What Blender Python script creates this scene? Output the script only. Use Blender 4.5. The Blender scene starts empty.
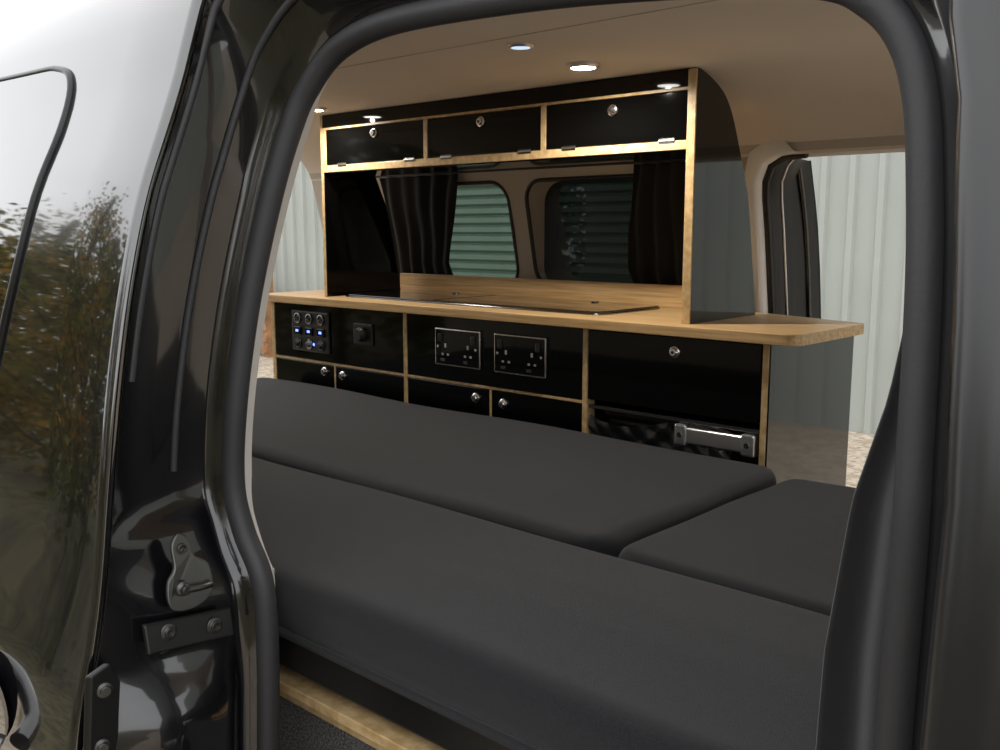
import bpy, bmesh, math, random
from mathutils import Vector
random.seed(7)
COL=bpy.context.scene.collection

# ------------------------------------------------------------------ materials
def nm(name):
    m=bpy.data.materials.new(name);m.use_nodes=True
    nt=m.node_tree;b=nt.nodes['Principled BSDF'];return m,nt,b
def mat(name,col,rough=.5,metal=0,coat=0,bump=0,bscale=50,var=0,vscale=5,spec=.5,sheen=0,stretch=(1,1,1),detail=4,cior=1.5,crough=.03):
    m,nt,b=nm(name)
    b.inputs['Base Color'].default_value=(*col,1);b.inputs['Roughness'].default_value=rough
    b.inputs['Metallic'].default_value=metal;b.inputs['Coat Weight'].default_value=coat
    b.inputs['Coat Roughness'].default_value=crough;b.inputs['Coat IOR'].default_value=cior
    b.inputs['Specular IOR Level'].default_value=spec
    b.inputs['Sheen Weight'].default_value=sheen
    tc=nt.nodes.new('ShaderNodeTexCoord');mp=nt.nodes.new('ShaderNodeMapping')
    mp.inputs['Scale'].default_value=stretch
    nt.links.new(tc.outputs['Object'],mp.inputs['Vector'])
    if var:
        n=nt.nodes.new('ShaderNodeTexNoise');n.inputs['Scale'].default_value=vscale;n.inputs['Detail'].default_value=detail
        nt.links.new(mp.outputs[0],n.inputs['Vector'])
        r=nt.nodes.new('ShaderNodeValToRGB');r.color_ramp.elements[0].position=.3;r.color_ramp.elements[1].position=.7
        r.color_ramp.elements[0].color=(*[c*(1-var) for c in col],1);r.color_ramp.elements[1].color=(*[min(1,c*(1+var)) for c in col],1)
        nt.links.new(n.outputs['Fac'],r.inputs['Fac']);nt.links.new(r.outputs[0],b.inputs['Base Color'])
    if bump:
        n2=nt.nodes.new('ShaderNodeTexNoise');n2.inputs['Scale'].default_value=bscale;n2.inputs['Detail'].default_value=3
        nt.links.new(mp.outputs[0],n2.inputs['Vector'])
        bp=nt.nodes.new('ShaderNodeBump');bp.inputs['Strength'].default_value=bump;bp.inputs['Distance'].default_value=.01
        nt.links.new(n2.outputs['Fac'],bp.inputs['Height']);nt.links.new(bp.outputs[0],b.inputs['Normal'])
    return m
M={}
M['paint']=mat('black_paint',(.004,.004,.005),.12,coat=1,cior=1.95)
M['paint_r']=mat('black_satin_paint',(.008,.008,.009),.32,coat=.35,cior=1.5,crough=.22)
M['jamb']=mat('black_jamb_paint',(.004,.004,.005),.25,spec=.35,coat=1,cior=1.6,crough=.06)
M['gloss']=mat('black_gloss_laminate',(.0015,.0015,.0015),.06,spec=.28,coat=.08)
M['endgloss']=mat('black_end_laminate',(.003,.003,.003),.07,coat=.35)
M['glass_hob']=mat('black_hob_glass',(.004,.004,.004),.04,coat=.7)
M['rubber']=mat('black_rubber',(.028,.028,.031),.55,bump=.05,bscale=300)
M['trim']=mat('light_pillar_trim',(.78,.76,.73),.6)
M['head']=mat('beige_headliner',(.72,.635,.55),.95,bump=.15,bscale=500,var=.04,vscale=3)
M['side']=mat('beige_side_lining',(.50,.45,.39),.9,bump=.1,bscale=400)
M['fabric']=mat('charcoal_fabric',(.0128,.0132,.0158),.85,bump=.4,bscale=1300,var=.4,vscale=460,sheen=.13,spec=.25)
M['curtain']=mat('black_curtain_cloth',(.010,.010,.011),.9,bump=.2,bscale=700,sheen=.12,spec=.2)
M['drape']=mat('charcoal_curtain_cloth',(.028,.027,.029),.9,bump=.2,bscale=900,sheen=.2,spec=.2)
M['carpet']=mat('dark_speckled_carpet',(.14,.14,.14),1,bump=.8,bscale=300,var=.9,vscale=300)
M['chrome']=mat('chrome',(.8,.8,.8),.15,metal=1)
M['dchrome']=mat('dark_chrome',(.22,.22,.23),.2,metal=1)
M['plastic']=mat('black_plastic',(.008,.008,.008),.35)
M['darkseal']=mat('black_moulding',(.005,.005,.006),.3)
M['plate']=mat('galvanised_plate',(.12,.12,.115),.42,metal=1)
M['alu']=mat('brushed_aluminium',(.7,.7,.72),.3,metal=1)
M['pallet']=mat('pallet_wood',(.33,.17,.08),.8,var=.3,vscale=8)
M['trunk']=mat('tree_bark',(.05,.035,.025),.9,var=.3,vscale=9)
M['bag']=mat('black_plastic_bag',(.018,.018,.020),.18,bump=.6,bscale=22,coat=.5)
M['grass']=mat('leaf_strewn_grass',(.10,.085,.04),.95,bump=.6,bscale=30,var=.75,vscale=7)
def ply(name,c1,c2,sx,sy,sz):
    m,nt,b=nm(name);tc=nt.nodes.new('ShaderNodeTexCoord');mp=nt.nodes.new('ShaderNodeMapping');mp.inputs['Scale'].default_value=(sx,sy,sz)
    n=nt.nodes.new('ShaderNodeTexNoise');n.inputs['Scale'].default_value=1;n.inputs['Detail'].default_value=5
    r=nt.nodes.new('ShaderNodeValToRGB');r.color_ramp.elements[0].position=.35;r.color_ramp.elements[1].position=.65
    r.color_ramp.elements[0].color=(*c1,1);r.color_ramp.elements[1].color=(*c2,1)
    nt.links.new(tc.outputs['Object'],mp.inputs[0]);nt.links.new(mp.outputs[0],n.inputs['Vector']);nt.links.new(n.outputs['Fac'],r.inputs[0]);nt.links.new(r.outputs[0],b.inputs['Base Color'])
    b.inputs['Roughness'].default_value=.38;return m
M['ply']=ply('bamboo_ply',(.48,.30,.125),(.70,.475,.235),6,160,160)
M['plyedge']=ply('bamboo_ply_edge',(.46,.305,.135),(.66,.47,.245),60,60,60)
def emis(name,col,s):
    m,nt,b=nm(name);b.inputs['Emission Color'].default_value=(*col,1);b.inputs['Emission Strength'].default_value=s;b.inputs['Base Color'].default_value=(*col,1);return m
M['led']=emis('led_lens',(1,.95,.86),26)
M['led_dim']=emis('led_lens_dim',(.6,.75,1),.8)
M['blue']=emis('blue_led',(.12,.2,1),3)
def glass(name,k,tint):
    m,nt,b=nm(name);nt.nodes.remove(b);o=nt.nodes['Material Output']
    g=nt.nodes.new('ShaderNodeBsdfGlossy');g.inputs['Roughness'].default_value=.02
    tr=nt.nodes.new('ShaderNodeBsdfTransparent');tr.inputs[0].default_value=(*tint,1)
    mx=nt.nodes.new('ShaderNodeMixShader');mx.inputs[0].default_value=k;nt.links.new(tr.outputs[0],mx.inputs[1]);nt.links.new(g.outputs[0],mx.inputs[2]);nt.links.new(mx.outputs[0],o.inputs[0]);return m
M['clear']=glass('window_glass',.04,(.32,.33,.31))
M['tint']=glass('tinted_window_glass',.02,(.022,.023,.023))
M['privacy']=mat('dark_window_glass',(.004,.004,.004),.03,coat=1,cior=1.9)
M['shed']=mat('painted_steel_cladding',(.375,.40,.37),.55,var=.06,vscale=1.2)
M['shutter']=mat('green_steel_shutter',(.22,.33,.27),.5,var=.08,vscale=2)
def gravel():
    m,nt,b=nm('gravel');tc=nt.nodes.new('ShaderNodeTexCoord')
    v=nt.nodes.new('ShaderNodeTexVoronoi');v.inputs['Scale'].default_value=28
    n=nt.nodes.new('ShaderNodeTexNoise');n.inputs['Scale'].default_value=.6
    nt.links.new(tc.outputs['Object'],v.inputs['Vector']);nt.links.new(tc.outputs['Object'],n.inputs['Vector'])
    r=nt.nodes.new('ShaderNodeValToRGB');r.color_ramp.elements[0].color=(.34,.25,.17,1);r.color_ramp.elements[1].color=(.80,.69,.55,1)
    nt.links.new(v.outputs['Color'],r.inputs[0])
    mx=nt.nodes.new('ShaderNodeMixRGB');mx.blend_type='MULTIPLY';mx.inputs[0].default_value=.4
    nt.links.new(r.outputs[0],mx.inputs[1]);nt.links.new(n.outputs['Fac'],mx.inputs[2]);nt.links.new(mx.outputs[0],b.inputs['Base Color'])
    bp=nt.nodes.new('ShaderNodeBump');bp.inputs['Strength'].default_value=.8;bp.inputs['Distance'].default_value=.02
    nt.links.new(v.outputs['Distance'],bp.inputs['Height']);nt.links.new(bp.outputs[0],b.inputs['Normal']);b.inputs['Roughness'].default_value=.9
    return m
M['gravel']=gravel()
def leafm():
    m,nt,b=nm('autumn_leaves');oi=nt.nodes.new('ShaderNodeTexCoord');n=nt.nodes.new('ShaderNodeTexNoise');n.inputs['Scale'].default_value=1.6;n.inputs['Detail'].default_value=6
    r=nt.nodes.new('ShaderNodeValToRGB');e=r.color_ramp.elements;e[0].position=.3;e[0].color=(.05,.08,.03,1);e[1].position=.70;e[1].color=(.80,.42,.08,1)
    x=e.new(.50);x.color=(.20,.22,.07,1)
    nt.links.new(oi.outputs['Object'],n.inputs['Vector']);nt.links.new(n.outputs['Fac'],r.inputs[0]);nt.links.new(r.outputs[0],b.inputs['Base Color']);b.inputs['Roughness'].default_value=.7;return m
M['leaf']=leafm()

# ------------------------------------------------------------------ helpers
def empty(name):
    o=bpy.data.objects.new(name,None);COL.objects.link(o);return o
def mk(name,verts,faces,m,parent=None,smooth=False,bev=0,seg=2,solid=0):
    me=bpy.data.meshes.new(name);me.from_pydata([tuple(v) for v in verts],[],faces);me.update()
    bm=bmesh.new();bm.from_mesh(me);bmesh.ops.recalc_face_normals(bm,faces=bm.faces);bm.to_mesh(me);bm.free()
    ms=m if isinstance(m,(list,tuple)) else [m]
    for k in ms: me.materials.append(M[k])
    o=bpy.data.objects.new(name,me);COL.objects.link(o)
    if smooth:
        for p in me.polygons:p.use_smooth=True
    if parent:o.parent=parent
    if solid:
        s=o.modifiers.new('s','SOLIDIFY');s.thickness=solid;s.offset=0
    if bev:
        b=o.modifiers.new('b','BEVEL');b.width=bev;b.segments=seg;b.limit_method='ANGLE'
    return o
def box(name,x0,x1,y0,y1,z0,z1,m,parent=None,bev=.0015,seg=2):
    v=[(x,y,z) for x in(x0,x1) for y in(y0,y1) for z in(z0,z1)]
    f=[(0,1,3,2),(4,6,7,5),(0,4,5,1),(2,3,7,6),(0,2,6,4),(1,5,7,3)]
    return mk(name,v,f,m,parent,bev=bev,seg=seg)
def lathe(name,c,axis,prof,m,parent=None,n=28):
    a=Vector(axis).normalized();t=Vector((0,0,1)) if abs(a.z)<.9 else Vector((1,0,0))
    u=a.cross(t).normalized();w=a.cross(u);vs=[];fs=[];c=Vector(c)
    for r,h in prof:
        for i in range(n):
            an=2*math.pi*i/n;vs.append(c+a*h+(u*math.cos(an)+w*math.sin(an))*r)
    for j in range(len(prof)-1):
        for i in range(n):
            fs.append((j*n+i,j*n+(i+1)%n,(j+1)*n+(i+1)%n,(j+1)*n+i))
    fs.append(tuple(range(n)));fs.append(tuple((len(prof)-1)*n+i for i in range(n)))
    o=mk(name,vs,fs,m,parent)
    b=o.modifiers.new('b','BEVEL');b.width=.0006;b.segments=2;b.limit_method='ANGLE'
    return o
def tube(name,pts,r,m,parent=None,cyc=False,res=6):
    c=bpy.data.curves.new(name,'CURVE');c.dimensions='3D';c.bevel_depth=r;c.bevel_resolution=res;c.use_fill_caps=True
    s=c.splines.new('POLY');s.points.add(len(pts)-1)
    for p,q in zip(s.points,pts):p.co=(*q,1)
    s.use_cyclic_u=cyc;s.use_smooth=True
    c.materials.append(M[m]);o=bpy.data.objects.new(name,c);COL.objects.link(o)
    if parent:o.parent=parent
    return o
def catmull(P,n=8,cyc=False):
    out=[];N=len(P)
    for i in range(N if cyc else N-1):
        g=lambda k:Vector(P[k%N]) if cyc else Vector(P[max(0,min(N-1,k))])
        a,b,c,d=g(i-1),g(i),g(i+1),g(i+2)
        for j in range(n):
            t=j/n;out.append(.5*((2*b)+(c-a)*t+(2*a-5*b+4*c-d)*t*t+(3*b-3*c+d-a)*t**3))
    if not cyc: out.append(Vector(P[-1]))
    return out
def grid(name,rows,m,parent=None,smooth=True,solid=0,cyc=False):
    n=len(rows[0]);vs=[p for r in rows for p in r];fs=[]
    for j in range(len(rows)-1):
        for i in range(n if cyc else n-1):
            fs.append((j*n+i,j*n+(i+1)%n,(j+1)*n+(i+1)%n,(j+1)*n+i))
    return mk(name,vs,fs,m,parent,smooth=smooth,solid=solid)
def interp(tab,z):
    if z<=tab[0][0]:return tab[0][1]
    for (a,b),(c,d) in zip(tab,tab[1:]):
        if z<=c:return b+(d-b)*(z-a)/(c-a)
    return tab[-1][1]
def boolcut(o,c):
    md=o.modifiers.new('x','BOOLEAN');md.object=c;md.operation='DIFFERENCE';md.solver='EXACT'
    dg=bpy.context.evaluated_depsgraph_get();me=bpy.data.meshes.new_from_object(o.evaluated_get(dg))
    o.modifiers.remove(md);o.data=me;bpy.data.objects.remove(c)
def rrect(x0,x1,z0,z1,r,n=6):
    out=[]
    for cx,cz,a0 in((x1-r,z1-r,0),(x0+r,z1-r,90),(x0+r,z0+r,180),(x1-r,z0+r,270)):
        for i in range(n+1):
            a=math.radians(a0+90*i/n);out.append((cx+r*math.cos(a),cz+r*math.sin(a)))
    return out
def prism(name,poly,y0,y1,m,parent=None,bev=0):
    n=len(poly);v=[(x,y0,z) for x,z in poly]+[(x,y1,z) for x,z in poly]
    f=[tuple(range(n)),tuple(range(n,2*n))]+[(i,(i+1)%n,n+(i+1)%n,n+i) for i in range(n)]
    return mk(name,v,f,m,parent,bev=bev)

# ------------------------------------------------------------------ van body (near side)
SK=[(.20,.42),(.45,.37),(.75,.352),(.89,.362),(.987,.385),(1.056,.398),(1.137,.409),(1.235,.423),(1.332,.441),(1.429,.466),(1.50,.493),(1.55,.512),(1.60,.528),(1.65,.546),(1.70,.575),(1.75,.63)]
SKc=[(p.x,p.y) for p in catmull([(a,b,0) for a,b in SK],5)]
fo=lambda z:interp(SKc,z)
van=empty('camper_van')
ZT=1.74
zs=[.2+i*.02 for i in range(77)];zs=[z for z in zs if z<ZT-.005]+[ZT]
xl=[-.9012]+[-.90-.12*i for i in range(1,16)]+[-2.75]
rows=[]
for z in zs:
    e=-.90;rows.append([(e-.002,fo(z)+.012,z),(e-.0005,fo(z)+.006,z),(e-.004,fo(z)+.001,z)]+[(x-.01,fo(z),z) for x in xl])
grid('side_panel_rear',rows,'paint',van)
RE=[(.2,-.127),(1.163,-.127),(1.277,-.129),(1.367,-.137),(1.461,-.150),(1.512,-.165),(1.74,-.165)]
rows=[]
for z in zs:
    e=interp(RE,z);rows.append([(e+.002,fo(z)+.03,z),(e,fo(z)+.008,z),(e+.004,fo(z)+.001,z),(e+.01,fo(z),z),(e+.03,fo(z),z),(e+.034,fo(z)+.006,z),(e+.040,fo(z)+.006,z),(e+.044,fo(z),z)]+[(e+.06+.12*i,fo(z),z) for i in range(12)])
grid('side_panel_front',rows,'paint_r',van)
RP=[(fo(ZT),ZT),(.70,1.80),(.85,1.835),(1.05,1.85),(1.345,1.855),(1.64,1.85),(1.84,1.835),(1.99,1.80),(2.69-fo(ZT),ZT),(2.69-fo(1.67),1.67)]
RPs=[p for p in catmull([(0,y,z) for y,z in RP],4)]
grid('roof_shell',[[(x,p.y,p.z) for p in RPs] for x in(-2.78,-2,-1,0,1.2)],'paint',van)
seal=[(-.875,.57,.62),(-.875,.57,.75),(-.875,.57,.811),(-.868,.57,.935),(-.874,.57,1.015),(-.906,.57,1.064),(-.923,.57,1.118),(-.917,.574,1.21),(-.908,.59,1.322),(-.893,.612,1.432),(-.877,.63,1.507),(-.858,.641,1.550),(-.815,.651,1.588),(-.724,.653,1.603),(-.543,.65,1.597),(-.386,.646,1.582),(-.291,.642,1.566),(-.252,.638,1.546),(-.228,.632,1.519),(-.212,.623,1.479),(-.201,.609,1.418),(-.194,.597,1.358),(-.188,.582,1.269),(-.185,.574,1.208),(-.185,.57,1.08),(-.185,.57,.9),(-.185,.57,.62)]
S=catmull(seal,8)
Sc=S+[Vector((-.30,.57,.60)),Vector((-.55,.57,.598)),Vector((-.78,.57,.60))]
tube('door_seal',Sc,.0128,'rubber',van,cyc=True)
def outer(p):
    k=p.x;z=p.z
    if k<-.80 and z<1.45: return Vector((-.90,fo(z)+.012,z))
    if k>-.23 and z<1.45: e=interp(RE,z);return Vector((e+.002,fo(z)+.03,z))
    if k<-.7:
        t=[(-.91,(-.90,1.44)),(-.877,(-.90,1.56)),(-.858,(-.90,1.63)),(-.815,(-.88,1.69)),(-.724,(-.74,1.70)),(-.6,(-.6,1.70))]
        for (a,A),(b,B) in zip(t,t[1:]):
            if k<=b:
                w=max(0,min(1,(k-a)/(b-a)));x=A[0]+(B[0]-A[0])*w;zz=A[1]+(B[1]-A[1])*w
                return Vector((x,fo(zz)+.012,zz))
    if k<-.291: return Vector((k,fo(1.70)+.012,1.70))
    t=[(-.291,(-.29,1.70)),(-.252,(-.22,1.68)),(-.228,(-.175,1.63)),(-.212,(-.165,1.56)),(-.203,(-.158,1.47)),(-.195,(-.15,1.44))]
    for (a,A),(b,B) in zip(t,t[1:]):
        if k<=b:
            w=max(0,min(1,(k-a)/(b-a)));x=A[0]+(B[0]-A[0])*w;zz=A[1]+(B[1]-A[1])*w
            return Vector((x,fo(zz)+.012,zz))
    return Vector((-.15,fo(z)+.012,z))
rings=[[] for _ in range(8)];trim=[[],[],[]]
n=len(S)
for i,p in enumerate(S):
    t=(S[min(n-1,i+1)]-S[max(0,i-1)]);t.y=0;t.normalize();nr=Vector((-t.z,0,t.x))
    if (nr.dot(p-Vector((-.56,p.y,1.1))))<0: nr=-nr
    o=outer(p)
    a=p+nr*.006;b=p+nr*.016+Vector((0,-.014,0));c=p+nr*.024+Vector((0,-.018,0))
    L=0
    if p.x<-.8:
        L=interp([(.62,.040),(.895,.040),(.955,.006),(1.085,.004),(1.105,-.016),(1.3,-.014),(1.6,-.006)],p.z)
    d=c.lerp(o,.30)+Vector((L,0,0));e=c.lerp(o,.62)+Vector((L*.95,0,0));f=c.lerp(o,.88)+Vector((L*.45,0,0))
    g=d.lerp(c,.8)
    for k,q in enumerate((a,b,c,g,d,e,f,o)):rings[k].append(q)
    kk=.030
    if p.x<-.8: kk=interp([(1.06,.034),(1.12,.018),(1.5,.014),(1.58,.02)],p.z)
    trim[0].append(p+nr*.004+Vector((0,.004,0)));trim[1].append(p+nr*kk+Vector((0,.036,0)));trim[2].append(p+nr*.10+Vector((0,.080,0)))
grid('door_jamb',rings,'jamb',van)
grid('door_aperture_trim',trim,'trim',van)
hd=[p for p in rings[7] if p.z>1.5]
grid('door_header',[hd,[Vector((p.x,(p.y+fo(ZT))/2,(p.z+ZT)/2)) for p in hd],[Vector((p.x,fo(ZT),ZT)) for p in hd]],'paint',van)
grid('door_sill',[[(x,y,z) for x in(-.92,-.5,-.1)] for y,z in((.74,.57),(.60,.585),(.56,.585),(.50,.56),(.44,.55),(.37,.54),(.36,.3))],'jamb',van)
box('inner_lining_rear',-2.75,-1.03,.622,.64,.57,1.66,'side',van)
box('inner_lining_front',-.12,1.2,.655,.675,.57,1.66,'side',van)
tube('jamb_strip',[p+Vector((.002,-.002,0)) for p in rings[4] if p.z>1.13 and p.x<-.6],.004,'rubber',van)
tube('roof_rail_strip',[p+Vector((.0,-.002,-.002)) for p in rings[6] if p.z>1.25 and p.x<-.3],.0045,'rubber',van)
wout=catmull([(-1.15,0,1.57),(-1.14,0,1.52),(-1.15,0,1.458),(-1.167,0,1.33),(-1.205,0,1.19),(-1.24,0,1.11),(-1.32,0,1.075),(-1.7,0,1.07),(-2.3,0,1.08),(-2.38,0,1.2),(-2.35,0,1.5),(-2.28,0,1.575),(-1.8,0,1.60),(-1.3,0,1.595),(-1.19,0,1.59)],5,True)
cx,cz=-1.7,1.35;rows=[]
for s in(1,.93,.85,.7,.5,.25,.02):
    rows.append([(cx+(p.x-cx)*s,fo(cz+(p.z-cz)*s)-.004,cz+(p.z-cz)*s) for p in wout])
grid('side_window_glass',rows,'privacy',van,cyc=True)
tube('side_window_rubber',[(p.x,fo(p.z)-.001,p.z) for p in wout],.0045,'darkseal',van,cyc=True)
tube('door_handle',catmull([(-1.20,.362,.905),(-1.17,.325,.90),(-1.12,.315,.885),(-1.07,.32,.862),(-1.045,.345,.845)],6),.013,'paint',van)
grid('handle_cup',[[(-1.12+.075*s*math.cos(a),fo(.875)-.004+.012*(1-s),.875+.05*s*math.sin(a)) for a in [2*math.pi*i/24 for i in range(24)]] for s in(1,.9,.6,.05)],'plastic',van,cyc=True)
def jx(z): return interp([(.90,-.872),(.97,-.878),(1.0,-.884),(1.05,-.894),(1.10,-.910)],z)
sp=[(p.x,p.y) for p in catmull([(.466,1.010,0),(.460,1.022,0),(.463,1.040,0),(.472,1.052,0),(.474,1.074,0),(.484,1.085,0),(.494,1.078,0),(.497,1.060,0),(.511,1.048,0),(.513,1.024,0),(.503,1.012,0),(.485,1.007,0)],4,True)]
vv=[(jx(z)+.006,y,z) for y,z in sp]+[(jx(z)+.011,y,z) for y,z in sp];k=len(sp)
mk('striker_plate',vv,[tuple(range(k)),tuple(range(k,2*k))]+[(i,(i+1)%k,k+(i+1)%k,k+i) for i in range(k)],'plate',van,bev=.0015)
lathe('striker_pin',(jx(1.035)+.009,.476,1.032),(1,0,0),[(.008,0),(.008,.008),(.005,.010),(.005,.016)],'plate',van)
lathe('striker_bolt',(jx(1.07)+.009,.484,1.070),(1,0,0),[(.0055,0),(.0055,.005),(.003,.005),(.003,.002)],'plate',van)
tube('striker_loop',[(jx(1.035)+.021,.474,1.032),(jx(1.03)+.023,.49,1.031),(jx(1.03)+.021,.504,1.030),(jx(1.03)+.010,.506,1.029)],.0035,'plate',van)
vv=[]
for dx in(.002,.009):
    for y,z in((.432,1.005),(.432,.975),(.530,.965),(.530,.995)):vv.append((jx(z)+dx,y,z))
mk('jamb_bracket',vv,[(0,1,2,3),(4,5,6,7),(0,1,5,4),(1,2,6,5),(2,3,7,6),(3,0,4,7)],'plastic',van,bev=.002)
for i,(y,z) in enumerate(((.456,.992),(.507,.983))):
    lathe('bracket_bolt_%d'%i,(jx(z)+.008,y,z),(1,0,0),[(.009,0),(.009,.003),(.0055,.004),(.0055,.007),(.003,.007),(.003,.004)],'plate',van)
hv=[(.372,.970),(.392,.978),(.402,.955),(.396,.90),(.388,.865),(.362,.86)];k=len(hv)
mk('hinge_bracket',[(-.884,y,z) for y,z in hv]+[(-.878,y+.004,z) for y,z in hv],[tuple(range(k)),tuple(range(k,2*k))]+[(i,(i+1)%k,k+(i+1)%k,k+i) for i in range(k)],'plastic',van,bev=.002)
for i,(y,z) in enumerate(((.389,.952),(.383,.895))):
    lathe('hinge_bolt_%d'%i,(-.879,y,z),(1,-.2,0),[(.008,0),(.008,.003),(.005,.004),(.005,.007)],'plate',van)

# ------------------------------------------------------------------ ceiling / floor / far wall
CP=[(.70,1.68),(.78,1.70),(.9,1.714),(1.1,1.72),(1.4,1.722),(1.70,1.718),(1.85,1.70),(1.95,1.665),(2.01,1.61),(2.035,1.565)]
CPs=catmull([(0,y,z) for y,z in CP],5)
xs=[-2.72,-2.4,-2,-1.6,-1.2,-.8,-.4,0,.4,.8,1.2]
grid('ceiling',[[(x,p.y,p.z) for p in CPs] for x in xs],'head',None)
box('floor',-2.72,1.2,.74,2.08,.52,.57,'carpet')
XP=-1.06
def wallsolid(name,x0,x1):
    prof=[(2.13,.55),(2.125,1.1),(2.11,1.22),(2.075,1.4),(2.035,1.565),(1.99,1.66)]
    outp=[(2.69-fo(z),z) for z in(1.67,1.58,1.5,1.4,1.3,1.22,1.1,.9,.7,.55)]
    pr=prof+outp;k=len(pr);v=[(x0,y,z) for y,z in pr]+[(x1,y,z) for y,z in pr]
    f=[tuple(range(k)),tuple(range(k,2*k))]+[(i,(i+1)%k,k+(i+1)%k,k+i) for i in range(k)]
    o=mk(name,v,f,['side','paint','jamb'])
    for p in o.data.polygons:
        c=p.center
        if abs(p.normal.x)>.9:p.material_index=2
        elif c.y>2.69-fo(min(c.z,1.67))-.01:p.material_index=1
    return o
wf=wallsolid('wall_back',-2.72,XP)
for x0,x1 in((-2.30,-1.83),(-1.765,-1.17)):
    c=prism('c',rrect(x0,x1,1.235,1.535,.06),1.9,2.5,'side');boolcut(wf,c)
wh=wallsolid('wall_back_header',XP,1.2)
c=prism('c',rrect(XP-.2,.9,.4,1.568,.02),1.9,2.5,'side');boolcut(wh,c)
pil=empty('door_pillar')
pp=[(-1.055,z) for z in(.6,.8,1.0,1.1,1.2,1.3,1.4,1.47)]+[(-1.052,1.51),(-1.035,1.545),(-1.0,1.563),(-.95,1.567)]
wy=lambda z:interp([(.55,2.12),(1.1,2.115),(1.22,2.10),(1.4,2.065),(1.565,2.025)],z)
tube('far_door_seal',[(x+.005,wy(z)+.03,z) for x,z in pp],.010,'darkseal',pil)
grid('far_pillar_lining',[[(x-.035,wy(z)-.004,z+ (.03 if z>1.54 else 0)) for x,z in pp],[(x-.005,wy(z)-.012,z+(.004 if z>1.54 else 0)) for x,z in pp],[(x+.002,wy(z)+.03,z) for x,z in pp]],'trim',pil)
pj=[q for q in pp if q[1]<1.55]+[(-1.02,1.56)]
grid('far_jamb',[[(x+.005,wy(z)+.03,z) for x,z in pj],[(x+.03,wy(z)+.06,z) for x,z in pj],[(x+.035,wy(z)+.09,z) for x,z in pj],[(-.995,2.69-fo(z)-.004,z) for x,z in pj],[(-.99,2.69-fo(z)+.004,z) for x,z in pj],[(-1.03,2.69-fo(z)+.012,z) for x,z in pj]],'darkseal',pil)
tube('far_jamb_strip',[(x+.030,wy(z)+.060,z) for x,z in pj],.0028,'alu',pil)
tube('far_jamb_moulding',[(-1.004,2.69-fo(z)-.035,z) for x,z in pj],.006,'jamb',pil)
lathe('far_check_strap',(-1.03,2.12,1.545),(0.3,-1,0),[(.012,0),(.012,.01),(.007,.012),(.007,.025)],'plate',pil)
def sheet(nm_,poly,y,m,par):
    return mk(nm_,[(x,y,z) for x,z in poly],[tuple(range(len(poly)))],m,par)
w1=empty('window_1');sheet('glass_1',rrect(-2.31,-1.82,1.225,1.545,.06),2.137,'clear',w1)
tube('frame_1',[(x,wy(z)+.012,z) for x,z in rrect(-2.30,-1.83,1.235,1.535,.06)],.006,'rubber',w1,cyc=True)
w2=empty('window_2');sheet('glass_2',rrect(-1.775,-1.16,1.225,1.545,.06),2.137,'tint',w2)
tube('frame_2',[(x,wy(z)+.012,z) for x,z in rrect(-1.765,-1.17,1.235,1.535,.06)],.006,'darkseal',w2,cyc=True)
def curtain(name,xa,xb,zt,zb,yf,folds,amp,m='curtain'):
    rows=[]
    for j in range(25):
        z=zt+(zb-zt)*j/24;r=[]
        for i in range(81):
            u=i/80;a=xa(z) if callable(xa) else xa;b=xb(z) if callable(xb) else xb
            y=yf(z) if callable(yf) else yf
            r.append((a+(b-a)*u,y+amp*math.sin(u*folds*2*math.pi+.6*math.sin(j*.3))+amp*.4*math.sin(u*folds*4.7+j*.15),z))
        rows.append(r)
    return grid(name,rows,m,None,solid=.002)
curtain('window_curtain',-2.33,lambda z:interp([(1.21,-2.06),(1.30,-2.08),(1.38,-2.05),(1.56,-1.98)],z),1.56,1.21,lambda z:wy(z)-.022,5,.006)
curtain('window_curtain',lambda z:interp([(1.21,-1.39),(1.30,-1.42),(1.40,-1.41),(1.56,-1.37)],z),-1.14,1.56,1.21,lambda z:wy(z)-.022,5,.006)
tube('curtain_rail',[(-2.36,2.005,1.565),(-1.13,2.005,1.565)],.004,'plastic')

# ------------------------------------------------------------------ kitchen base cabinet
kb=empty('kitchen_base_cabinet')
YF=1.67
box('carcass',-2.44,-1.26,YF+.02,2.06,.60,1.18,'plastic',kb)
box('carcass_right_top',-1.26,-.835,YF+.02,2.06,1.03,1.18,'plastic',kb)
box('carcass_right_back',-1.26,-.835,2.03,2.06,.60,1.03,'plastic',kb)
box('plinth',-2.44,-.835,YF+.05,2.05,.572,.60,'plastic',kb)
for i,(a,b) in enumerate(((-2.452,-2.437),(-1.857,-1.845),(-1.266,-1.254))):
    box('upright_%d'%i,a,b,YF-.001,YF+.03,.60,1.186,'plyedge',kb,bev=.0006)
box('end_panel_ply',-.836,-.8235,YF-.001,2.065,.60,1.186,'plyedge',kb,bev=.0006)
box('end_panel_laminate',-.8235,-.820,YF+.001,2.065,.60,1.186,'endgloss',kb,bev=.0005)
box('rail_left',-2.437,-1.857,YF,YF+.03,1.0165,1.0225,'plyedge',kb,bev=.0005)
box('rail_mid',-1.845,-1.266,YF,YF+.03,1.0165,1.0225,'plyedge',kb,bev=.0005)
G=.0015
box('panel_left',-2.437+G,-1.857-G,YF+.001,YF+.016,1.0225+G,1.184,'gloss',kb)
box('panel_mid',-1.845+G,-1.266-G,YF+.001,YF+.016,1.0225+G,1.184,'gloss',kb)
box('door_right',-1.254+G,-.838-G,YF+.001,YF+.016,1.028,1.183,'gloss',kb)
box('door_l1',-2.437+G,-2.1535,YF+.001,YF+.016,.62,1.015,'gloss',kb)
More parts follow.
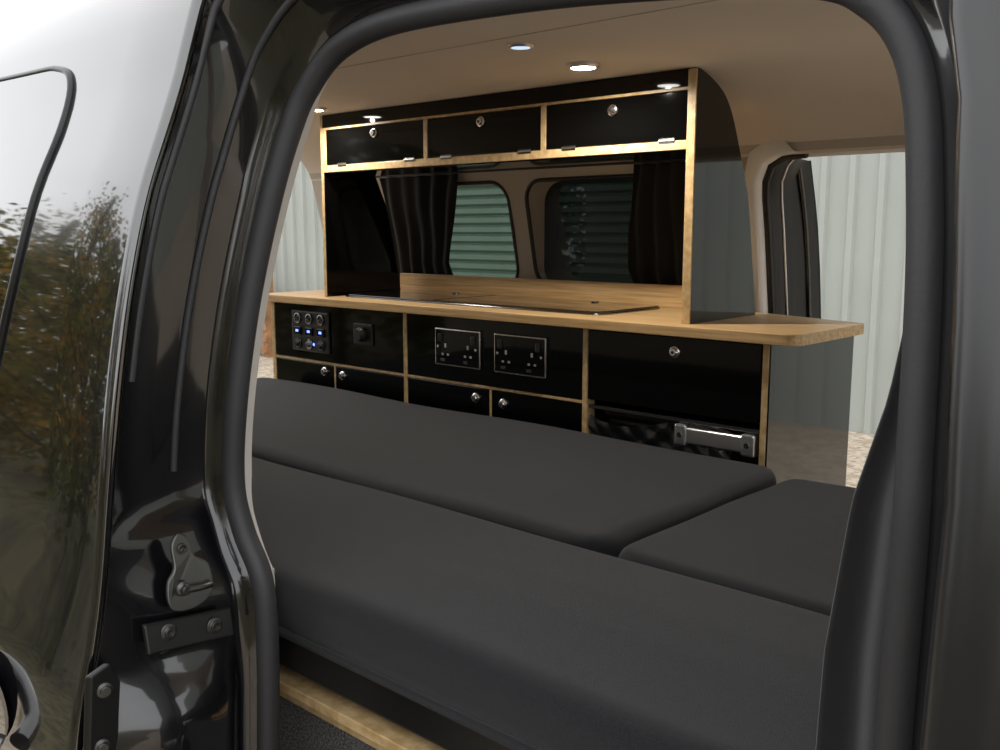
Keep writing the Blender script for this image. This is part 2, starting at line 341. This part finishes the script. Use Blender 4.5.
box('door_l2',-2.1475,-1.857-G,YF+.001,YF+.016,.62,1.015,'gloss',kb)
box('door_m1',-1.845+G,-1.549,YF+.001,YF+.016,.62,1.015,'gloss',kb)
box('door_m2',-1.543,-1.266-G,YF+.001,YF+.016,.62,1.015,'gloss',kb)
for a in(-2.1505,-1.546):box('mullion',a-.003,a+.003,YF,YF+.02,.62,1.0165,'plyedge',kb,bev=.0004)
def knob(nm_,x,z,y,par,m='chrome'):
    lathe(nm_,(x,y,z),(0,-1,0),[(.0125,0),(.0125,.003),(.010,.0045),(.009,.0045),(.009,.009),(.007,.011)],m,par)
    lathe(nm_+'_keyway',(x,y-.0105,z),(0,-1,0),[(.0035,0),(.0035,.001)],'plastic',par,12)
for i,(x,z) in enumerate(((-2.196,1.0),(-2.114,.996),(-1.594,.994),(-1.503,.99),(-1.031,1.156))):knob('push_knob_%d'%i,x,z-.004,YF+.001,kb)
ct=[(-2.49,1.652),(-.80,1.652)]
for i in range(7):
    a=math.radians(-90+90*i/6);ct.append((-.790+.03*math.cos(a),1.682+.03*math.sin(a)))
ct+=[(-.756,1.93)]
for i in range(5):
    a=math.radians(0+70*i/4);ct.append((-.776+.02*math.cos(a),1.95+.02*math.sin(a)))
ct+=[(-1.0,2.045),(-1.12,2.075),(-2.49,2.075)]
k=len(ct);v=[(x,y,1.186) for x,y in ct]+[(x,y,1.208) for x,y in ct]
mk('countertop',v,[tuple(range(k)),tuple(range(k,2*k))]+[(i,(i+1)%k,k+(i+1)%k,k+i) for i in range(k)],'ply',kb,bev=.002)
box('backsplash',-2.27,-1.065,2.03,2.045,1.208,1.264,'ply',kb)
hb=empty('gas_hob')
hp=[(x,y) for x,y in rrect(-2.19,-1.27,1.735,2.0,.03)]
k=len(hp);v=[(x,y,1.209) for x,y in hp]+[(x,y,1.2165) for x,y in hp]
mk('glass_lid',v,[tuple(range(k)),tuple(range(k,2*k))]+[(i,(i+1)%k,k+(i+1)%k,k+i) for i in range(k)],'glass_hob',hb,bev=.0015)
tube('steel_rim',[(x,y,1.2095) for x,y in hp],.003,'dchrome',hb,cyc=True)
for x in(-1.82,):box('lid_hinge_line',x-.002,x+.002,1.745,1.99,1.2163,1.2172,'dchrome',hb,bev=0)
for i,x in enumerate((-1.95,-1.45)):lathe('lid_stop_%d'%i,(x,1.96,1.2165),(0,0,1),[(.010,0),(.010,.003)],'dchrome',hb)
sw=empty('switch_panel');x0,x1,z0,z1=-2.342,-2.168,1.048,1.166
box('plate',x0,x1,YF-.006,YF+.001,z0,z1,'plastic',sw,bev=.004,seg=3)
for j in range(3):
    for i in range(3):
        cx_=x0+.032+i*.055;cz_=z1-.022-j*.037
        if j<1:
            lathe('socket_ring',(cx_,YF-.006,cz_),(0,-1,0),[(.0155,0),(.0155,.004),(.0125,.005),(.0125,.001)],'dchrome',sw,20)
            lathe('socket_led',(cx_,YF-.0075,cz_),(0,-1,0),[(.0045,0),(.0045,.001)],'plastic',sw,12)
        elif j==1:
            box('rocker',cx_-.016,cx_+.016,YF-.011,YF-.005,cz_-.012,cz_+.012,'gloss',sw,bev=.002)
            box('rocker_led',cx_-.006,cx_+.006,YF-.0117,YF-.0109,cz_-.003,cz_+.004,'blue',sw,bev=0)
        else:
            lathe('switch',(cx_,YF-.006,cz_),(0,-1,0),[(.015,0),(.015,.004),(.009,.005),(.007,.012)],'dchrome' if i%2 else 'plastic',sw,20)
lathe('led_ring',(-2.228,YF-.0125,1.072),(0,-1,0),[(.0045,0),(.0045,.001)],'blue',sw,14)
dv=empty('twelve_volt_socket')
box('bezel',-2.058,-1.978,YF-.005,YF+.001,1.086,1.146,'plastic',dv,bev=.006,seg=3)
lathe('cap',(-2.018,YF-.005,1.116),(0,-1,0),[(.020,0),(.020,.012),(.016,.016),(.016,.020)],'plastic',dv)
def dsock(x0,x1):
    s=empty('double_power_socket');z0,z1=1.062,1.156
    box('chrome_frame',x0,x1,YF-.008,YF+.001,z0,z1,'chrome',s,bev=.003,seg=3)
    box('faceplate',x0+.0035,x1-.0035,YF-.0095,YF-.006,z0+.0035,z1-.0035,'gloss',s,bev=.001)
    w=(x1-x0);c=(x0+x1)/2
    for sx in(-1,1):
        xx=c+sx*w*.25
        box('earth_pin',xx-.003,xx+.003,YF-.0102,YF-.009,1.108,1.118,'alu',s,bev=.0003)
        box('live_pin',xx-.013,xx-.006,YF-.0102,YF-.009,1.088,1.093,'alu',s,bev=.0003)
        box('neutral_pin',xx+.006,xx+.013,YF-.0102,YF-.009,1.088,1.093,'alu',s,bev=.0003)
        box('rocker',xx+(.018*sx)-.006,xx+(.018*sx)+.006,YF-.0135,YF-.009,1.122,1.142,'plastic',s,bev=.002)
        box('usb_port',xx-.016,xx-.002,YF-.0102,YF-.009,1.072,1.079,'dchrome',s,bev=.0003)
    for sx in(-1,1):lathe('screw',(c+sx*w*.42,YF-.009,1.109),(0,-1,0),[(.004,0),(.0035,.0015)],'chrome',s,14)
dsock(-1.730,-1.573);dsock(-1.527,-1.366)
fr=empty('cool_box')
box('body',-1.235,-.85,YF+.05,2.0,.60,.985,'plastic',fr,bev=.012,seg=3)
box('lid',-1.24,-.848,YF+.04,2.0,.985,1.012,'plastic',fr,bev=.008,seg=3)
box('lid_trim',-1.252,-.838,YF+.004,YF+.016,1.008,1.016,'dchrome',fr,bev=.001)
box('handle_bar',-1.00,-.865,YF-.006,YF+.010,.966,1.000,'alu',fr,bev=.004,seg=3)
box('handle_end_l',-1.022,-.995,YF-.010,YF+.03,.961,1.006,'alu',fr,bev=.004)
box('handle_end_r',-.872,-.843,YF-.010,YF+.03,.961,1.006,'alu',fr,bev=.004)
lathe('handle_rivet_l',(-1.009,YF-.010,.984),(0,-1,0),[(.006,0),(.006,.002)],'dchrome',fr,14)
lathe('handle_rivet_r',(-.858,YF-.010,.984),(0,-1,0),[(.006,0),(.006,.002)],'dchrome',fr,14)
rows=[]
for j in range(50):
    v_=j/49;r=[]
    for i in range(81):
        u=i/80
        sag=.022*math.sin(u*math.pi*1.7+.5)+.018*u
        fold=.013*abs(math.sin(u*11+v_*14))*math.cos(v_*9+u*4)+.009*abs(math.sin(u*23-v_*26))
        r.append((-1.250+(.36-.06*v_)*u,YF+.010-fold*(.5+.5*v_),1.004-sag*(1-v_)-.34*v_))
    rows.append(r)
grid('wrapped_plastic_cover',rows,'bag',fr,smooth=True)

# ------------------------------------------------------------------ overhead cabinet
oc=empty('overhead_cabinet');YU=1.70
pr=[(1.702,1.2085),(1.702,1.716),(1.715,1.716),(1.76,1.703),(1.813,1.677),(1.85,1.635),(1.885,1.568),(1.912,1.51),(1.932,1.464),(1.955,1.36),(1.985,1.2085)]
prs=pr[:2]+[(p.x,p.y) for p in catmull([(a,b,0) for a,b in pr[2:]],4)]
def sidep(nm_,xa,xb,m):
    k=len(prs);v=[(xa,y,z) for y,z in prs]+[(xb,y,z) for y,z in prs]
    return mk(nm_,v,[tuple(range(k)),tuple(range(k,2*k))]+[(i,(i+1)%k,k+(i+1)%k,k+i) for i in range(k)],m,oc,bev=.0005)
sidep('side_right_ply',-1.034,-1.020,'plyedge');sidep('side_right_laminate',-1.020,-1.017,'endgloss')
sidep('side_left_ply',-2.230,-2.218,'plyedge');sidep('side_left_laminate',-2.218,-2.215,'gloss')
box('front_edge_right',-1.036,-1.017,YU-.001,YU+.004,1.2085,1.715,'plyedge',oc,bev=.0005)
box('fascia',-2.218,-1.034,YU+.001,YU+.012,1.682,1.717,'gloss',oc,bev=.0006)
box('top_rail',-2.215,-1.034,YU,YU+.02,1.676,1.682,'plyedge',oc,bev=.0004)
box('bottom_board',-2.215,-1.034,YU,1.88,1.560,1.578,'plyedge',oc,bev=.0006)
box('underside_laminate',-2.215,-1.034,YU+.012,1.88,1.557,1.560,'gloss',oc,bev=.0004)
for i,x in enumerate((-1.797,-1.410)):box('divider_%d'%i,x-.007,x+.007,YU,YU+.15,1.578,1.676,'plyedge',oc,bev=.0005)
box('end_edge_l',-2.215,-2.204,YU,YU+.02,1.578,1.676,'plyedge',oc,bev=.0005)
for i,(a,b) in enumerate(((-2.204,-1.804),(-1.790,-1.417),(-1.403,-1.036))):
    box('flap_door_%d'%i,a+G,b-G,YU+.001,YU+.016,1.5795,1.6745,'gloss',oc)
    for t in(.13,.82):
        hx=a+(b-a)*t;lathe('hinge',(hx,YU-.001,1.579),(1,0,0),[(.0022,0),(.0022,.038)],'alu',oc,10)
        box('hinge_leaf',hx,hx+.038,YU-.0006,YU+.001,1.573,1.584,'plate',oc,bev=.0003)
box('back',-2.215,-1.034,1.84,1.85,1.575,1.63,'plastic',oc)
for i,(x,z) in enumerate(((-1.994,1.655),(-1.603,1.655),(-1.218,1.65))):knob('push_knob_%d'%i,x,z,YU+.001,oc)

# ------------------------------------------------------------------ spotlights
def spot(x,y,z,p,m='led',k=1):
    s=empty('ceiling_spotlight');nrm=(0,0,-1)
    lathe('bezel',(x,y,z),nrm,[(.034*k,-.004),(.034*k,.003),(.027*k,.006),(.025*k,.004)],'alu',s)
    lathe('lens',(x,y,z),nrm,[(.024*k,0),(.024*k,.0055)],m,s)
    if p:
        l=bpy.data.lights.new('lamp','SPOT');l.energy=p;l.spot_size=3.0;l.spot_blend=.6;l.shadow_soft_size=.006;l.color=(1,.92,.82)
        o=bpy.data.objects.new('lamp',l);COL.objects.link(o);o.location=(x,y,z-.014);o.parent=s
spot(-1.181,1.546,1.719,10);spot(-2.12,1.6,1.719,8);spot(-1.144,1.316,1.722,0,'led_dim',.7)
box('overhead_seam',-2.70,1.1,1.249,1.251,1.7205,1.7225,'side')

# ------------------------------------------------------------------ bed cushions and platform
def cushion(x0,x1,y0,y1,z0,z1,r,seed):
    par=empty('mattress_cushion')
    def samp(a,b,n):
        e=[0,.03,.1,.2,.35,.55,.8,1.1]
        l=[a+r*k for k in e];q=[b-r*k for k in e][::-1];m=[l[-1]+(q[0]-l[-1])*i/n for i in range(1,n)]
        return l+m+q
    X=samp(x0,x1,60);Y=samp(y0,y1,30);rows=[]
    rnd=random.Random(seed);ph=[rnd.uniform(0,6) for _ in range(6)]
    for y in Y:
        row=[]
        for x in X:
            dx=min(x-x0,x1-x);dy=min(y-y0,y1-y)
            hx=math.sqrt(max(0,1-(1-min(1,dx/r))**2));hy=math.sqrt(max(0,1-(1-min(1,dy/r))**2))
            h=hx*hy
            pf=.007*min(1,dx/.2)*min(1,dy/.15)
            wr=.0018*math.sin(x*9+ph[0]+2*math.sin(y*5+ph[1]))+.0012*math.sin(y*21+ph[2]+x*6)
            cxn=1-min(1,dx/(r*1.6));cyn=1-min(1,dy/(r*1.6));s=cxn*cyn*r*.5
            px=x+(s if x-x0<x1-x else -s);py=y+(s if y-y0<y1-y else -s)
            row.append((px,py,z1-r+r*h+pf+wr*h))
        rows.append(row)
    ny=len(Y);nx=len(X);vs=[p for r_ in rows for p in r_];fs=[]
    for j in range(ny-1):
        for i in range(nx-1):fs.append((j*nx+i,j*nx+i+1,(j+1)*nx+i+1,(j+1)*nx+i))
    per=[i for i in range(nx)]+[j*nx+nx-1 for j in range(1,ny)]+[(ny-1)*nx+i for i in range(nx-2,-1,-1)]+[j*nx for j in range(ny-2,0,-1)]
    P=[Vector(vs[i]) for i in per];c=Vector(((x0+x1)/2,(y0+y1)/2,0));L=[per]
    for z,ins in((z0+.035,-.001),(z0+.014,0.0),(z0+.012,.004),(z0+.004,.003),(z0,.012)):
        base=len(vs)
        for q in P:
            d=Vector((q.x-c.x,q.y-c.y,0));sx=(1 if d.x>0 else -1)*(1 if abs(abs(d.x)-(x1-x0)/2)<.03 else 0);sy=(1 if d.y>0 else -1)*(1 if abs(abs(d.y)-(y1-y0)/2)<.03 else 0)
            vs.append((q.x-sx*ins,q.y-sy*ins,z))
        L.append(list(range(base,base+len(P))))
    for a,b in zip(L,L[1:]):
        m_=len(a)
        for i in range(m_):fs.append((a[i],a[(i+1)%m_],b[(i+1)%m_],b[i]))
    fs.append(tuple(L[-1]))
    mk('cover',vs,fs,'fabric',par,smooth=True)
    tube('piping',[(q.x-(.0015 if q.x>c.x else -.0015)*0,q.y-.0015 if q.y<c.y else q.y,z0+.016) for q in P[::2]],.0045,'fabric',par,cyc=True,res=3)
    return par
cushion(-2.42,-.06,.655,1.028,.886,.968,.030,1)
cushion(-2.42,-.752,1.032,1.622,.878,.968,.030,2)
cushion(-.744,-.06,1.032,1.60,.878,.962,.026,3)
bp_=empty('bed_platform')
box('bed_board',-2.42,-.06,.68,1.62,.866,.877,'plastic',bp_)
box('front_apron',-2.42,-.06,.668,.680,.842,.884,'plastic',bp_,bev=.003)
box('slat_front',-2.42,-.735,.660,.690,.812,.826,'plyedge',bp_)
box('slat_return',-.735,-.708,.655,1.5,.812,.826,'plyedge',bp_)
box('slat_lower',-1.3,-.705,.676,.76,.791,.800,'plyedge',bp_)
box('storage_box',-2.42,-.14,.690,1.60,.575,.790,'carpet',bp_,bev=.004)
# door curtain on the right
yc=lambda z:interp([(.6,.626),(1.15,.628),(1.3,.640),(1.45,.672),(1.56,.71)],z)
xa=lambda z:interp([(.6,-.408),(.974,-.412),(1.106,-.407),(1.215,-.388),(1.289,-.357),(1.36,-.341),(1.457,-.343),(1.53,-.347)],z)*yc(z)
rows=[]
for j in range(61):
    z=1.555-.96*j/60;r=[];w=interp([(.6,1),(1.2,1),(1.35,.6),(1.56,.5)],z)
    for i in range(61):
        u=i/60;r.append((xa(z)+(-.125-xa(z))*u,yc(z)+.010*w*math.sin(u*2.6*2*math.pi+.8*math.sin(z*5)),z))
    rows.append(r)
grid('door_curtain',rows,'drape',None,solid=.002)

# ------------------------------------------------------------------ outside
box('gravel_ground',-40,30,-30,30,-.1,0,'gravel',bev=0)
gv=[]
for i in range(60):
    x=-30+i*.75;gv.append((x,-.9+.25*math.sin(i*.9)+.15*math.sin(i*2.3),.008))
grid('grass_verge',[gv,[(x,y-1,.01) for x,y,z in gv],[(x,-25,.01) for x,y,z in gv]],'grass',None)
sh=empty('steel_shed')
def clad(nm_,x0,x1,z0,z1,y):
    x=x0;top=[]
    while x<x1:
        top+=[(x,y),(x+.12,y),(x+.135,y-.03),(x+.175,y-.03),(x+.19,y)];x+=.2
    v=[(a,b,z) for z in(z0,z1) for a,b in top];k=len(top)
    mk(nm_,v,[(i,i+1,k+i+1,k+i) for i in range(k-1)],'shed',sh)
clad('cladding_left',-26,-7.0,0,5,6.5);clad('cladding_right',-3.6,14,0,5,6.5);clad('cladding_top',-7.0,-3.6,3.3,5,6.5)
rs=empty('roller_shutter');z=0;pts=[]
while z<3.3:
    pts+=[(6.53,z),(6.49,z+.02),(6.49,z+.06),(6.53,z+.075)];z+=.085
k=len(pts);v=[(x,y,z) for x in(-7.0,-3.6) for y,z in pts]
mk('slats',v,[(i,i+1,k+i+1,k+i) for i in range(k-1)],'shutter',rs)
box('guide_l',-7.08,-6.98,6.42,6.53,0,3.4,'shutter',rs);box('guide_r',-3.62,-3.52,6.42,6.53,0,3.4,'shutter',rs)
pa=empty('wooden_pallet')
for i in range(7):box('board_%d'%i,-9.9,-8.9,5.98,6.0,.05+i*.125,.13+i*.125,'pallet',pa,bev=.003)
for i in range(3):box('bearer_%d'%i,-9.9+i*.455,-9.81+i*.455,6.0,6.1,0,.92,'pallet',pa,bev=.003)
def tree(x,y,h,w,nl,seed):
    rnd=random.Random(seed);t=empty('autumn_tree')
    tube('trunk',catmull([(x,y,0),(x+.1,y+.05,h*.35),(x-.05,y,h*.7),(x,y,h*.95)],4),.06,'trunk',t,res=2)
    vs=[];fs=[]
    for b in range(30):
        a=rnd.uniform(0,6.28);zz=rnd.uniform(.02,.85)*h;l=w*rnd.uniform(.5,1)*(1.05-zz/h*.7)
        e=(x+math.cos(a)*l,y+math.sin(a)*l,zz+l*.7)
        tube('branch',[(x,y,zz),((x+e[0])/2,(y+e[1])/2,zz+l*.25),e],.012,'trunk',t,res=1)
        for k in range(nl//30):
            s=rnd.uniform(.1,1.1);c=Vector((x+(e[0]-x)*s+rnd.gauss(0,.22),y+(e[1]-y)*s+rnd.gauss(0,.22),max(.08,zz+l*.7*s+rnd.gauss(0,.24))))
            u=Vector((rnd.gauss(0,1),rnd.gauss(0,1),rnd.gauss(0,1))).normalized();q=u.orthogonal().normalized();r=rnd.uniform(.03,.07);m_=len(vs)
            vs+=[c-u*r,c+q*r*.6,c+u*r,c-q*r*.6];fs.append((m_,m_+1,m_+2,m_+3))
    me=bpy.data.meshes.new('leaves');me.from_pydata([tuple(v) for v in vs],[],fs);me.materials.append(M['leaf'])
    o=bpy.data.objects.new('leaves',me);COL.objects.link(o);o.parent=t
for i in range(20):
    tree(-17+i*1.15,-2.9+random.uniform(-.4,.4)-(0 if i<11 else 2.3),random.uniform(2.5,4.1),1.15,3300,i)

# ------------------------------------------------------------------ world, camera
w=bpy.data.worlds.new('overcast');bpy.context.scene.world=w;w.use_nodes=True;nt=w.node_tree;bg=nt.nodes['Background']
tc=nt.nodes.new('ShaderNodeTexCoord');n=nt.nodes.new('ShaderNodeTexNoise');n.inputs['Scale'].default_value=2.2;n.inputs['Detail'].default_value=6
r=nt.nodes.new('ShaderNodeValToRGB');r.color_ramp.elements[0].position=.3;r.color_ramp.elements[1].position=.7
r.color_ramp.elements[0].color=(.82,.84,.87,1);r.color_ramp.elements[1].color=(1,1,1,1)
nt.links.new(tc.outputs['Generated'],n.inputs['Vector']);nt.links.new(n.outputs['Fac'],r.inputs[0]);nt.links.new(r.outputs[0],bg.inputs['Color']);bg.inputs['Strength'].default_value=1.85
cd=bpy.data.cameras.new('camera');cd.sensor_width=36;cd.lens=34.2;cd.clip_start=.01
co=bpy.data.objects.new('camera',cd);COL.objects.link(co);co.location=(0,0,1.4);co.rotation_euler=(math.radians(90-8.7),0,math.radians(42.2))
bpy.context.scene.camera=co
bpy.context.scene.view_settings.view_transform='Standard'
bpy.context.scene.view_settings.look='None'
bpy.context.scene.view_settings.exposure=.28
